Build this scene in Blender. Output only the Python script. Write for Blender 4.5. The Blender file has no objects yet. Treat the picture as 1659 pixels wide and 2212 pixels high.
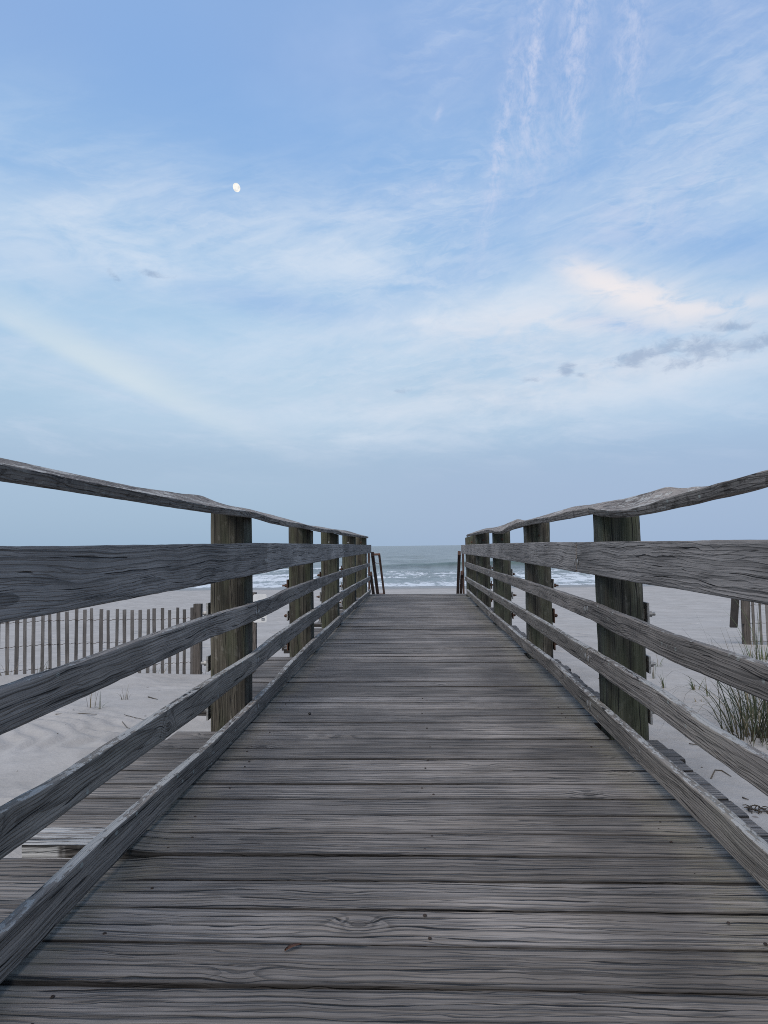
import bpy, bmesh, math, random
from mathutils import Vector, noise as mnoise
R_ = math.radians
rng = random.Random(7)
scene = bpy.context.scene
COL = scene.collection

# ------------------------------------------------------------------ camera
YAW, PITCH, ROLL = R_(2.52), R_(2.74), R_(0.69)
CAM = Vector((0.0, 0.0, 0.96))
def cam_axes():
    cy, sy, cp, sp = math.cos(YAW), math.sin(YAW), math.cos(PITCH), math.sin(PITCH)
    f = Vector((-sy*cp, cy*cp, sp)); r = Vector((cy, sy, 0.0)); u = r.cross(f)
    c, s = math.cos(ROLL), math.sin(ROLL)
    return r*c-u*s, r*s+u*c, f
RX, UP, FW = cam_axes()
cd = bpy.data.cameras.new('camera'); co = bpy.data.objects.new('camera', cd); COL.objects.link(co)
from mathutils import Matrix
mw = Matrix(((RX.x, UP.x, -FW.x, CAM.x), (RX.y, UP.y, -FW.y, CAM.y), (RX.z, UP.z, -FW.z, CAM.z), (0, 0, 0, 1)))
co.matrix_world = mw
cd.sensor_width = 36.0; cd.sensor_fit = 'AUTO'; cd.lens = 36.0*2840.0/4096.0
cd.clip_start = 0.02; cd.clip_end = 60000
scene.camera = co
scene.cycles.use_denoising = False
scene.cycles.filter_width = 1.0
def sky_dir(px, py):                     # direction in the sky dome, used to say where a cloud hangs
    d = FW + RX*((px-829.5)/1534.0) + UP*((1106-py)/1534.0); d.normalize()
    return math.atan2(d.x, d.y), math.asin(d.z)

# ------------------------------------------------------------------ bookkeeping
def tag(o, label=None, cat=None, group=None, kind=None):
    if label: o['label'] = label
    if cat: o['category'] = cat
    if group: o['group'] = group
    if kind: o['kind'] = kind
    return o
def empty(name, loc=(0, 0, 0), rz=0.0):
    o = bpy.data.objects.new(name, None); COL.objects.link(o)
    o.location = loc; o.rotation_euler = (0, 0, rz); o.empty_display_size = 0.1
    return o
def mesh_obj(name, verts, faces, mat, parent=None, smooth=True, attrs=None):
    me = bpy.data.meshes.new(name); me.from_pydata(verts, [], faces); me.update()
    if smooth: me.polygons.foreach_set('use_smooth', [True]*len(me.polygons))
    if attrs:
        for k, (typ, data) in attrs.items():
            a = me.attributes.new(k, typ, 'POINT')
            if typ == 'FLOAT_VECTOR': a.data.foreach_set('vector', [c for v in data for c in v])
            else: a.data.foreach_set('value', data)
    if mat: me.materials.append(mat)
    o = bpy.data.objects.new(name, me); COL.objects.link(o)
    if parent: o.parent = parent
    return o
class MB:                                 # collects simple solids into one mesh
    def __init__(s): s.v = []; s.f = []
    def add(s, v, f):
        n = len(s.v); s.v += [tuple(p) for p in v]; s.f += [tuple(i+n for i in q) for q in f]
    def box(s, c, d, rot=None):
        pts = [Vector((x*d[0]/2, y*d[1]/2, z*d[2]/2)) for x in (-1, 1) for y in (-1, 1) for z in (-1, 1)]
        if rot: pts = [rot @ p for p in pts]
        s.add([p+Vector(c) for p in pts], [(0, 1, 3, 2), (4, 6, 7, 5), (0, 4, 5, 1), (2, 3, 7, 6), (0, 2, 6, 4), (1, 5, 7, 3)])
    def tube(s, pts, rad, n=8, cap=True):
        pts = [Vector(p) for p in pts]; rings = []
        for i, p in enumerate(pts):
            t = (pts[min(i+1, len(pts)-1)]-pts[max(i-1, 0)]).normalized()
            a = t.cross(Vector((0, 0, 1)))
            if a.length < 1e-3: a = t.cross(Vector((1, 0, 0)))
            a.normalize(); b = t.cross(a)
            r = rad[i] if isinstance(rad, (list, tuple)) else rad
            rings.append([p+(a*math.cos(2*math.pi*k/n)+b*math.sin(2*math.pi*k/n))*r for k in range(n)])
        v = [p for rg in rings for p in rg]; f = []
        for i in range(len(pts)-1):
            for k in range(n):
                k2 = (k+1) % n; f.append((i*n+k, i*n+k2, (i+1)*n+k2, (i+1)*n+k))
        if cap:
            f.append(tuple(range(n-1, -1, -1))); f.append(tuple((len(pts)-1)*n+k for k in range(n)))
        s.add(v, f)
    def dome(s, c, axis, r, h, n=14, m=4):   # a flat dome sitting on a face, axis = outward normal
        axis = Vector(axis).normalized(); a = axis.orthogonal().normalized(); b = axis.cross(a); c = Vector(c)
        v = []; f = []
        for j in range(m+1):
            t = j/m*math.pi/2; rr = r*math.cos(t); hh = h*math.sin(t)
            if j == m: v.append(c+axis*h)
            else:
                for k in range(n): v.append(c+(a*math.cos(2*math.pi*k/n)+b*math.sin(2*math.pi*k/n))*rr+axis*hh)
        for j in range(m-1):
            for k in range(n): f.append((j*n+k, j*n+(k+1) % n, (j+1)*n+(k+1) % n, (j+1)*n+k))
        for k in range(n): f.append(((m-1)*n+k, (m-1)*n+(k+1) % n, m*n))
        s.add(v, f)
    def build(s, name, mat, parent=None, smooth=False): return mesh_obj(name, s.v, s.f, mat, parent, smooth)

# ------------------------------------------------------------------ node helper
class G:
    def __init__(s, tree): s.t = tree; s.L = tree.links
    def node(s, typ, **kw):
        n = s.t.nodes.new(typ)
        for k, v in kw.items(): setattr(n, k, v)
        return n
    def put(s, sock, v):
        if v is None: return
        if isinstance(v, bpy.types.NodeSocket): s.L.new(v, sock)
        elif isinstance(v, (tuple, list)) and sock.type == 'RGBA' and len(v) == 3: sock.default_value = (*v, 1)
        else: sock.default_value = v
    def m(s, op, a, b=None, c=None, clamp=False):
        n = s.node('ShaderNodeMath', operation=op, use_clamp=clamp)
        for i, v in enumerate((a, b, c)): s.put(n.inputs[i], v)
        return n.outputs[0]
    def add(s, a, b): return s.m('ADD', a, b)
    def sub(s, a, b): return s.m('SUBTRACT', a, b)
    def mul(s, a, b): return s.m('MULTIPLY', a, b)
    def div(s, a, b): return s.m('DIVIDE', a, b)
    def mx(s, a, b): return s.m('MAXIMUM', a, b)
    def mn(s, a, b): return s.m('MINIMUM', a, b)
    def sat(s, a): return s.m('ADD', a, 0.0, clamp=True)
    def step(s, v, a, b, lo=0.0, hi=1.0, kind='SMOOTHSTEP'):
        n = s.node('ShaderNodeMapRange', interpolation_type=kind)
        inv = a > b
        if inv: a, b, lo, hi = b, a, hi, lo
        for i, x in enumerate((v, a, b, lo, hi)): s.put(n.inputs[i], x)
        return n.outputs[0]
    def xyz(s, v):
        n = s.node('ShaderNodeSeparateXYZ'); s.put(n.inputs[0], v); return n.outputs
    def vec(s, x=0.0, y=0.0, z=0.0):
        n = s.node('ShaderNodeCombineXYZ')
        for i, v in enumerate((x, y, z)): s.put(n.inputs[i], v)
        return n.outputs[0]
    def noise(s, v, scale=1.0, detail=3.0, rough=0.5, dist=0.0, dim='3D'):
        n = s.node('ShaderNodeTexNoise', noise_dimensions=dim)
        s.put(n.inputs['Vector'], v); n.inputs['Scale'].default_value = scale
        n.inputs['Detail'].default_value = detail; n.inputs['Roughness'].default_value = rough
        n.inputs['Distortion'].default_value = dist
        return n.outputs[0]
    def voro(s, v, scale=1.0, feature='F1', dim='3D'):
        n = s.node('ShaderNodeTexVoronoi', voronoi_dimensions=dim, feature=feature)
        s.put(n.inputs['Vector'], v); n.inputs['Scale'].default_value = scale
        return n.outputs['Distance'], n.outputs['Color']
    def mix(s, f, a, b, mode='MIX'):
        n = s.node('ShaderNodeMix', data_type='RGBA', blend_type=mode)
        s.put(n.inputs[0], f); s.put(n.inputs[6], a); s.put(n.inputs[7], b); return n.outputs[2]
    def scale(s, col, f):
        n = s.node('ShaderNodeVectorMath', operation='SCALE'); s.put(n.inputs[0], col); s.put(n.inputs[3], f); return n.outputs[0]
    def bump(s, h, dist=0.002, strength=1.0, normal=None):
        n = s.node('ShaderNodeBump'); s.put(n.inputs['Height'], h); n.inputs['Distance'].default_value = dist
        n.inputs['Strength'].default_value = strength
        if normal: s.put(n.inputs['Normal'], normal)
        return n.outputs[0]
    def attr(s, name): return s.node('ShaderNodeAttribute', attribute_name=name).outputs
def new_mat(name):
    m = bpy.data.materials.new(name); m.use_nodes = True; m.node_tree.nodes.clear()
    g = G(m.node_tree); out = g.node('ShaderNodeOutputMaterial'); p = g.node('ShaderNodeBsdfPrincipled')
    g.L.new(p.outputs[0], out.inputs[0]); p.inputs['Specular IOR Level'].default_value = 0.3
    return m, g, p

# ------------------------------------------------------------------ weathered wood
def wood(name, light, dark, crack=(.012, .011, .011), tint=None, tint_amt=0.3, rings=0.007, lichen=0.0, lichen_top=0.0,
         knots=True, crack_amt=0.5, deck=False, algae=0.0, bump=0.004, spec=0.25, rough=0.8, ringdark=0.45, streak=False, cf=52.0, cfx=.9, fine_amt=.5, line=.0095, line_amt=.30, mottle=0.0, ff=170.0, ff2=60.0, lf=34.0, fcon=1.0, f2con=.5, ck=.56, tone=(.80, 1.16), cs=.034, cwid=.0022):
    m, g, p = new_mat(name)
    bp = g.attr('grain')['Vector']; sd = g.attr('seed')['Vector']
    x, y, z = g.xyz(bp); sx, sy, sz = g.xyz(sd)
    xs = g.add(x, sx); ys = g.add(y, sy); zs = g.add(z, sz)          # ys/zs are measured from the pith
    wob = g.noise(g.vec(g.mul(xs, 1.3), g.mul(ys, 5.0), g.mul(zs, 5.0)), 1.0, 2.0, .55)
    rad = g.m('SQRT', g.add(g.mul(ys, ys), g.mul(zs, zs)))
    rad = g.add(rad, g.mul(g.sub(wob, .5), .05))
    rnd = g.node('ShaderNodeObjectInfo').outputs['Random']
    if knots:
        kv = g.vec(g.mul(xs, 2.3), g.add(g.mul(ys, 3.6), g.mul(sx, 1.7)), g.mul(zs, 1.2))
        kd, kc = g.voro(kv, 1.0)
        gate = g.step(g.xyz(kc)[0], .30, .32)
        k = g.mul(g.m('POWER', g.step(kd, .30, .02), 2.0), gate)
        core = g.mul(g.add(g.mul(g.step(kd, .055, .045), .55), g.mul(g.step(g.m('ABSOLUTE', g.sub(kd, .052)), .012, .004), .45)), gate)
        rad = g.add(rad, g.mul(k, .045))
    rn = g.div(rad, rings)
    fr = g.m('FRACT', rn)
    late = g.mul(g.step(fr, .55, .93), g.step(fr, 1.0, .95))
    late = g.mul(late, g.step(g.noise(g.vec(g.mul(xs, 2.0), g.mul(ys, 30.0), g.mul(zs, 30.0)), 1.0, 2.0), .3, .6, .35, 1.0))
    fib = g.noise(g.vec(g.mul(xs, 3.5*ff/170), g.mul(g.add(ys, g.mul(wob, .02)), ff), g.mul(zs, ff)), 1.0, 5.0, .75)
    fib2 = g.noise(g.vec(g.mul(xs, .9), g.mul(g.add(ys, g.mul(wob, .03)), ff2), g.mul(zs, ff2)), 1.0, 4.0, .65)
    cw = g.noise(g.vec(g.mul(xs, cfx*1.6), g.mul(ys, 9.0), g.mul(zs, 9.0)), 1.0, 3.0, .6)
    cl = g.add(g.add(ys, g.mul(zs, .7)), g.add(g.mul(g.sub(wob, .5), .05), g.mul(g.sub(cw, .5), .055)))
    if knots: cl = g.add(cl, g.mul(k, .03))
    cr = g.m('ABSOLUTE', g.sub(g.m('FRACT', g.div(cl, cs)), .5))
    crm = g.step(g.noise(g.vec(g.mul(xs, 3.2), g.mul(ys, 26.0), g.mul(zs, 26.0)), 1.0, 2.0), ck, ck+.11)
    cracks = g.step(g.add(cr, g.mul(g.sub(1.0, crm), .06)), cwid/cs, cwid*.4/cs)
    fl = g.m('ABSOLUTE', g.sub(g.m('FRACT', g.div(g.add(cl, g.mul(g.sub(cw, .5), .02)), cs*.37)), .5))
    fine = g.mul(g.step(fl, .13, .04), g.step(g.noise(g.vec(g.mul(xs, 3.0), g.mul(ys, 20.0), g.mul(zs, 20.0)), 1.0, 2.0), .40, .60))
    wl = g.add(ys, g.mul(zs, .6)); wl = g.add(wl, g.mul(g.sub(wob, .5), .06)); wl = g.add(wl, g.mul(g.sub(fib2, .5), .010))
    wl = g.add(wl, g.mul(g.noise(g.vec(g.mul(xs, 6.0), g.mul(ys, 10.0), g.mul(zs, 10.0)), 1.0, 2.0), line*1.1))
    if knots: wl = g.add(wl, g.mul(k, .03))
    gl = g.m('ABSOLUTE', g.sub(g.m('FRACT', g.div(wl, line)), .5))
    lines = g.mul(g.step(gl, .26, .06), g.step(g.noise(g.vec(g.mul(xs, 2.4), g.mul(ys, lf), g.mul(zs, lf)), 1.0, 3.0, .6), .36, .60))
    big = g.noise(g.vec(g.mul(xs, 1.7), g.mul(ys, 9.0), g.mul(zs, 9.0)), 1.0, 3.0, .6)
    f = g.sat(g.add(g.add(g.mul(g.sub(fib, .5), fcon), g.mul(g.sub(fib2, .5), f2con)), g.add(.56, g.mul(g.sub(big, .5), .8))))
    col = g.mix(f, dark, light)
    r2 = g.m('FRACT', g.mul(rnd, 7.31))
    if tint: col = g.mix(g.mul(g.add(g.mul(g.step(big, .45, .7), .6), g.mul(r2, .55)), tint_amt), col, tint)
    col = g.scale(col, g.sub(1.0, g.mul(late, ringdark)))
    col = g.scale(col, g.sub(1.0, g.mul(fine, fine_amt)))
    col = g.scale(col, g.sub(1.0, g.mul(lines, line_amt)))
    if mottle:
        mo = g.noise(g.vec(g.mul(xs, 13.0), g.mul(ys, 26.0), g.mul(zs, 26.0)), 1.0, 4.0, .62)
        col = g.mix(g.mul(g.step(mo, .52, .62), mottle), col, (.055, .045, .038)); col = g.mix(g.mul(g.step(mo, .42, .36), mottle*.6), col, (.34, .315, .28))
    col = g.scale(col, g.step(rnd, 0, 1, tone[0], tone[1], 'LINEAR'))
    if knots: col = g.mix(g.mul(core, .85), col, (.022, .017, .014))
    pos = g.node('ShaderNodeNewGeometry'); px, py, pz = g.xyz(pos.outputs['Position']); nz = g.xyz(pos.outputs['Normal'])[2]
    patch = g.noise(g.vec(g.mul(px, 1.5), g.mul(py, 1.5), g.mul(pz, 2.5)), 1.0, 4.0, .62)
    col = g.scale(col, g.step(patch, .34, .66, .70, 1.14))        # weather stains
    if deck:      # damp-dark traffic edge and green algae next to the kerbs: stains in the boards
        e = g.noise(pos.outputs['Position'], 2.2, 4.0, .6)
        e2 = g.noise(g.vec(g.mul(px, 9.0), g.mul(py, 60.0), 0.0), 1.0, 3.0, .6)
        ex = g.add(px, g.add(g.mul(g.sub(e, .5), .42), g.mul(g.sub(e2, .5), .16)))
        damp = g.mul(g.step(ex, .40, .62), g.step(ex, .84, .70))
        damp = g.mul(g.mul(damp, g.step(py, 9.5, 5.0)), g.step(g.noise(g.vec(g.mul(px, 2.0), g.mul(py, 5.0), 0.0), 1.0, 4.0, .65), .33, .6, .45, 1.0))
        col = g.scale(col, g.sub(1.0, g.mul(damp, .32)))
        al = g.mul(g.add(g.mul(g.step(ex, .70, .84), g.step(px, 1.02, .92)), g.mul(g.step(ex, -.76, -.86), g.step(px, -1.0, -.92))), .32)
        col = g.mix(g.mul(al, g.step(e2, .3, .6)), col, (.17, .155, .10))
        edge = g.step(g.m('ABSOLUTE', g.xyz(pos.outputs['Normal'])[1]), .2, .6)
        jd = g.mul(g.step(g.attr('edge')['Fac'], .80, .99), g.step(g.noise(g.vec(g.mul(xs, 5.0), g.mul(py, 4.0), 0.0), 1.0, 3.0, .6), .30, .62, .25, 1.0))
        col = g.scale(col, g.sub(1.0, g.mul(jd, .62)))      # dirt and damp along the joints
        col = g.mix(g.mul(g.mul(edge, .9), g.sub(1.0, g.attr('bleach')['Fac'])), col, (.022, .019, .017))      # shade of the gaps painted dark onto the boards' side faces
        mb = g.attr('bleach')['Fac']
        bl = g.mul(g.mul(mb, .75), g.step(g.noise(g.vec(g.mul(x, 5.0), g.mul(y, 70.0), 0.0), 1.0, 3.0, .7), .43, .5))
        col = g.mix(bl, col, (.42, .42, .41))
    if streak:
        sk = g.noise(g.vec(g.mul(xs, .55), g.mul(ys, 24.0), g.mul(zs, 24.0)), 1.0, 3.0, .6)
        col = g.scale(col, g.step(sk, .34, .62, .42, 1.15))
    if algae:
        a = g.mul(g.step(g.noise(g.vec(g.mul(xs, 2.0), g.mul(ys, 12.0), g.mul(zs, 12.0)), 1.0, 3.0), .4, .65), algae)
        col = g.mix(a, col, (.075, .083, .05))
    col = g.mix(g.mul(cracks, crack_amt*1.6), col, crack)
    li = None
    if lichen or lichen_top:
        ln = g.noise(g.vec(g.mul(xs, 22.0), g.mul(ys, 60.0), g.mul(zs, 60.0)), 1.0, 4.0, .65)
        lb = g.noise(g.vec(g.mul(xs, 2.4), g.mul(ys, 9.0), g.mul(zs, 9.0)), 1.0, 2.0, .5)
        up = g.step(nz, .35, .85)
        cover = g.add(g.mul(up, lichen_top), g.mul(g.step(lb, .5, .72), lichen))
        th = g.sub(.80, g.mul(cover, .30))
        li = g.step(g.sub(ln, th), 0.0, .05)
        col = g.mix(g.mul(li, .8), col, (.37, .36, .335))
        # round lichen spots
        sdist, sc = g.voro(g.vec(g.mul(xs, 20.0), g.mul(ys, 26.0), g.mul(zs, 26.0)), 1.0)
        spot = g.mul(g.step(sdist, .22, .16), g.step(g.xyz(sc)[1], .86, .9))
        col = g.mix(g.mul(spot, min(.75, lichen*1.2)), col, (.30, .32, .29))
    g.put(p.inputs['Base Color'], col)
    h = g.add(g.mul(fib, .35), g.mul(late, .35)); h = g.add(h, g.mul(fib2, .5))
    h = g.sub(h, g.add(g.mul(cracks, 1.6), g.add(g.mul(fine, .4), g.mul(lines, .5))))
    if li is not None: h = g.add(h, g.mul(li, .5))
    g.put(p.inputs['Normal'], g.bump(h, bump, .9))
    p.inputs['Roughness'].default_value = rough; p.inputs['Specular IOR Level'].default_value = spec
    return m
M = {}
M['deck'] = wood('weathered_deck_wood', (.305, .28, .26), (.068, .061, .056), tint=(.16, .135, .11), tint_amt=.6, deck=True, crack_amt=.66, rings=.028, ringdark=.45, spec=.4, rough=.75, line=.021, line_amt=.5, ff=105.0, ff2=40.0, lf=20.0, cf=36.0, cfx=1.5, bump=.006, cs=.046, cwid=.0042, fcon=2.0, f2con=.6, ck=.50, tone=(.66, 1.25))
M['rail'] = wood('weathered_rail_wood', (.335, .295, .262), (.155, .136, .121), tint=(.18, .155, .13), tint_amt=.5, lichen=.4, lichen_top=.7, crack_amt=.55, rings=.016, ringdark=.45, line_amt=.15, fine_amt=.28, ck=.49, fcon=1.35)
M['toprail'] = wood('weathered_top_rail_wood', (.345, .315, .292), (.18, .163, .151), tint=(.17, .15, .14), tint_amt=.4, crack_amt=.58, rings=.017, ringdark=.50, line=.012, line_amt=.12, fine_amt=.25, ck=.49, fcon=1.35)
M['lowrail'] = wood('lichen_spotted_rail_wood', (.32, .282, .25), (.135, .116, .102), tint=(.15, .14, .11), tint_amt=.55, lichen=.7, lichen_top=1.0, crack_amt=.55, rings=.014, ringdark=.42, line_amt=.16, fine_amt=.3, ck=.49, fcon=1.35)
M['cap'] = wood('weathered_cap_wood', (.375, .335, .30), (.125, .106, .094), tint=(.12, .10, .085), tint_amt=.5, lichen=.7, lichen_top=.75, mottle=.7, crack_amt=.55, rings=.010, ringdark=.45, line_amt=.2, fine_amt=.35)
M['post'] = wood('brown_post_wood', (.122, .106, .082), (.040, .035, .028), tint=(.066, .070, .054), tint_amt=.9, algae=.55, mottle=.3, knots=False, crack_amt=.62, rings=.012, ringdark=.3, streak=True, cf=34.0, cfx=.9, fine_amt=.7, fcon=1.6, f2con=.9, ck=.46)
M['slat'] = wood('fence_slat_wood', (.19, .176, .165), (.09, .082, .077), knots=False, crack_amt=.3, rings=.009, ringdark=.25, bump=.001)
M['fpost'] = wood('fence_post_wood', (.15, .132, .118), (.05, .043, .038), knots=False, crack_amt=.6, rings=.009)
M['stair'] = wood('stair_rail_wood', (.11, .062, .045), (.035, .022, .018), crack_amt=.4, rings=.01)
def plain(name, col, rough=.5, metal=0.0, spec=.4, var=.25, scale=60.0, col2=None):
    m, g, p = new_mat(name)
    tc = g.node('ShaderNodeTexCoord').outputs['Object']
    n = g.noise(tc, scale, 4.0, .6)
    c2 = col2 or tuple(c*(1-var) for c in col)
    g.put(p.inputs['Base Color'], g.mix(g.step(n, .35, .65), c2, col))
    g.put(p.inputs['Normal'], g.bump(n, .0008, .6))
    p.inputs['Roughness'].default_value = rough; p.inputs['Metallic'].default_value = metal; p.inputs['Specular IOR Level'].default_value = spec
    return m
M['zinc'] = plain('galvanised_steel', (.32, .32, .31), .6, .5, col2=(.18, .17, .16))
M['rust'] = plain('rusty_steel', (.10, .05, .03), .85, .2, col2=(.04, .024, .018))
M['rusttube'] = plain('rust_brown_tube', (.13, .06, .035), .8, .1, col2=(.06, .035, .025), scale=25)
M['white'] = plain('white_sign_sheet', (.58, .58, .57), .5, var=.1, scale=8)
M['print'] = plain('sign_print', (.09, .10, .12), .6)
M['signback'] = plain('brown_sign_back', (.05, .042, .036), .7, var=.3, scale=10)
M['wire'] = plain('fence_wire', (.10, .075, .06), .7, .4)
M['nail'] = plain('nail_dark', (.035, .025, .02), .8, .3)
M['leaf'] = plain('dead_leaf', (.10, .045, .025), .7)
M['seed'] = plain('dark_seed', (.02, .017, .015), .6)
M['twig'] = plain('dry_twig', (.085, .07, .052), .8)
M['weed'] = plain('dry_seaweed', (.05, .04, .03), .85)

# ------------------------------------------------------------------ board loft
def prof(w, t, r, nw, nt):                # rounded rectangle, (a across width, b across thickness)
    hw, ht = w/2, t/2; pts = []
    def side(p0, p1, n):
        L = math.hypot(p1[0]-p0[0], p1[1]-p0[1]); e = min(.2/n, .004/max(L, 1e-4))
        for f in [0.0, e]+[i/n for i in range(1, n)]+[1-e]: pts.append((p0[0]+(p1[0]-p0[0])*f, p0[1]+(p1[1]-p0[1])*f))
    side((-hw+r, ht), (hw-r, ht), nw); pts.append((hw-r, ht)); pts.append((hw-r*.3, ht-r*.3))
    side((hw, ht-r), (hw, -ht+r), nt); pts.append((hw, -ht+r)); pts.append((hw-r*.3, -ht+r*.3))
    side((hw-r, -ht), (-hw+r, -ht), nw); pts.append((-hw+r, -ht)); pts.append((-hw+r*.3, -ht+r*.3))
    side((-hw, -ht+r), (-hw, ht-r), nt); pts.append((-hw, ht-r)); pts.append((-hw+r*.3, ht-r*.3))
    return pts
def loft(name, st, mat, parent, r=.004, nw=6, nt=2, wear=.0015, bend=None, bleach=None, endrag=.003, pith=None):
    """st: list of (u, centre, axisA, axisB, w, t); boards run along u; grain = (u, a, b)"""
    seed = (rng.uniform(0, 300), 0.0, 0.0)
    if pith is None: pith = (rng.uniform(-.06, .06), rng.choice((-1, 1))*rng.uniform(.015, .09))
    so = rng.uniform(0, 1000); V = []; GR = []; F = []; n = None; BL = []; EG = []
    for i, (u, c, A, B, w, t) in enumerate(st):
        pf = prof(w, t, r, nw, nt); n = len(pf)
        for (a, b) in pf:
            q = Vector((u*2.2, a*16, b*16+so))
            dn = mnoise.noise(q)*wear + mnoise.noise(Vector((u*14, a*40, b*40+so)))*wear*.7
            la = math.hypot(a, b) or 1
            aa = a + a/la*dn*1.0; bb = b + b/la*dn*1.0
            off = bend(u, aa, w) if bend else 0.0
            eu = 0.0
            if i == 0 or i == len(st)-1: eu = mnoise.noise(Vector((a*50, b*50, so)))*endrag
            p = c + A*aa + B*(bb+off)
            if eu: p = p + (st[1][1]-st[0][1]).normalized()*eu
            V.append(p); GR.append((u, a+pith[0], b+pith[1])); EG.append(abs(a)/(w/2))
            BL.append(bleach(u, a) if bleach else 0.0)
    for i in range(len(st)-1):
        for k in range(n):
            k2 = (k+1) % n; F.append((i*n+k, (i+1)*n+k, (i+1)*n+k2, i*n+k2))
    for i, fl in ((0, False), (len(st)-1, True)):     # end grain gets its own vertices
        base = len(V)
        for k in range(n): V.append(V[i*n+k]); GR.append((GR[i*n+k][0], GR[i*n+k][1], GR[i*n+k][2])); BL.append(0.0); EG.append(EG[i*n+k])
        f = tuple(base+k for k in range(n)); F.append(f[::-1] if fl else f)
    at = {'grain': ('FLOAT_VECTOR', GR), 'seed': ('FLOAT_VECTOR', [(seed[0], seed[1], seed[2])]*len(V))}
    if bleach: at['bleach'] = ('FLOAT', BL); at['edge'] = ('FLOAT', EG)
    o = mesh_obj(name, V, F, mat, parent, True, at)
    o.data.polygons[-1].use_smooth = False; o.data.polygons[-2].use_smooth = False
    o.data.set_sharp_from_angle(angle=R_(32))
    return o
def lerp_tab(tab, y):
    if y <= tab[0][0]: return tab[0][1:]
    for a, b in zip(tab, tab[1:]):
        if y <= b[0]:
            f = (y-a[0])/(b[0]-a[0]); f = f*f*(3-2*f)
            return tuple(a[i]+(b[i]-a[i])*f for i in range(1, len(a)))
    return tab[-1][1:]
def stations(a, b, near=.05, far=.16):
    out = [a]; y = a
    while y < b-1e-6:
        y = min(b, y + near + (far-near)*min(1, max(0, (y-3)/8)))
        out.append(y)
    if len(out) > 2 and out[-1]-out[-2] < .02: out.pop(-2)
    return out

# ------------------------------------------------------------------ boardwalk deck
PITCH_B = .1655
POST_L = [-1.10, 1.36, 3.92, 6.38, 8.58, 11.06, 13.55]
POST_R = [-1.22, 1.20, 3.64, 6.10, 8.68, 11.08, 13.4]
PW = .19; PWX = .204
deck = tag(empty('boardwalk', (0, 0, 0)), 'weathered grey plank boardwalk running straight out towards the sea between two wooden railings', 'boardwalk')
Y0 = 2.254 - PITCH_B*21; NB = 93
jr = random.Random(3)
for i in range(NB):
    ya = Y0 + i*PITCH_B; gap = jr.uniform(.003, .006) if jr.random() < .5 else jr.uniform(.007, .013); yb = ya+PITCH_B-gap; yc = (ya+yb)/2; w = yb-ya
    xl = (-1.43 if ya < 3.4 else -1.28) + jr.uniform(-.035, .03); xr = 1.165 + jr.uniform(-.02, .02)
    for py in POST_L:
        if yb > py-.08 and ya < py+PW-.01: xl = -.937
    for py in POST_R:
        if yb > py+.01 and ya < py+PW-.01: xr = .937
    near = yc < 7
    n = 44 if near else 22
    dz = jr.uniform(-.0012, .0012); tilt = jr.uniform(-.012, .012); ph = jr.uniform(0, 9)
    broken = abs(ya-2.2536) < .02
    if broken: xl = -1.27
    below = abs(ya-(2.2536-PITCH_B)) < .02
    st = []
    for k in range(n+1):
        x = xl+(xr-xl)*k/n
        z = dz + .0025*math.sin(x*1.7+ph)
        ww, tt = w, .042
        if broken and x < -.85: z += .020*min(1, (-.85-x)/.15); ww = w*(1-.10*min(1, (-.85-x)/.3))
        if below and x < -.80: z -= .010*min(1, (-.80-x)/.1)
        yo = .0016*mnoise.noise(Vector((x*2.3, i*3.1, 0)))
        st.append((x, Vector((x, yc+yo, z-.021)), Vector((0, 1, tilt)), Vector((0, 0, 1)), ww, tt))
    bl = None
    if broken: bl = lambda u, a: min(1, max(0, (-.93-u)/.12))
    cup = jr.uniform(-.0025, .001)
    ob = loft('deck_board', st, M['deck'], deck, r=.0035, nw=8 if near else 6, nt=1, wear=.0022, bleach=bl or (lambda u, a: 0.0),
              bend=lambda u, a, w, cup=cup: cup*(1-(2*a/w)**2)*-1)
    if broken: ob['label'] = 'deck board with a bleached splintered raised end on the left'
    if yc < 5.5 and yc > .9:
        for xn in (-.78, 0.03, .80):
            for s_ in (-.25, .27):
                if jr.random() < (.5 if xn < -.5 else .68): continue
                x = xn + jr.uniform(-.03, .03); c = (x, yc+w*s_+jr.uniform(-.02, .02), dz+.0012)
                mb = MB(); mb.dome(c, (0, 0, 1), jr.uniform(.004, .006), .003, 8, 2); mb.build('nail', M['nail'], ob, True)
for x in (-.86, 0.0, .86):
    st = [(y, Vector((x, y, -.15)), Vector((0, 0, 1)), Vector((1, 0, 0)), .2, .05) for y in stations(-1.2, 13.95, .4, .4)]
    loft('joist', st, M['post'], deck, r=.003, nw=2, nt=1)
DECK_END = Y0+NB*PITCH_B

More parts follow.
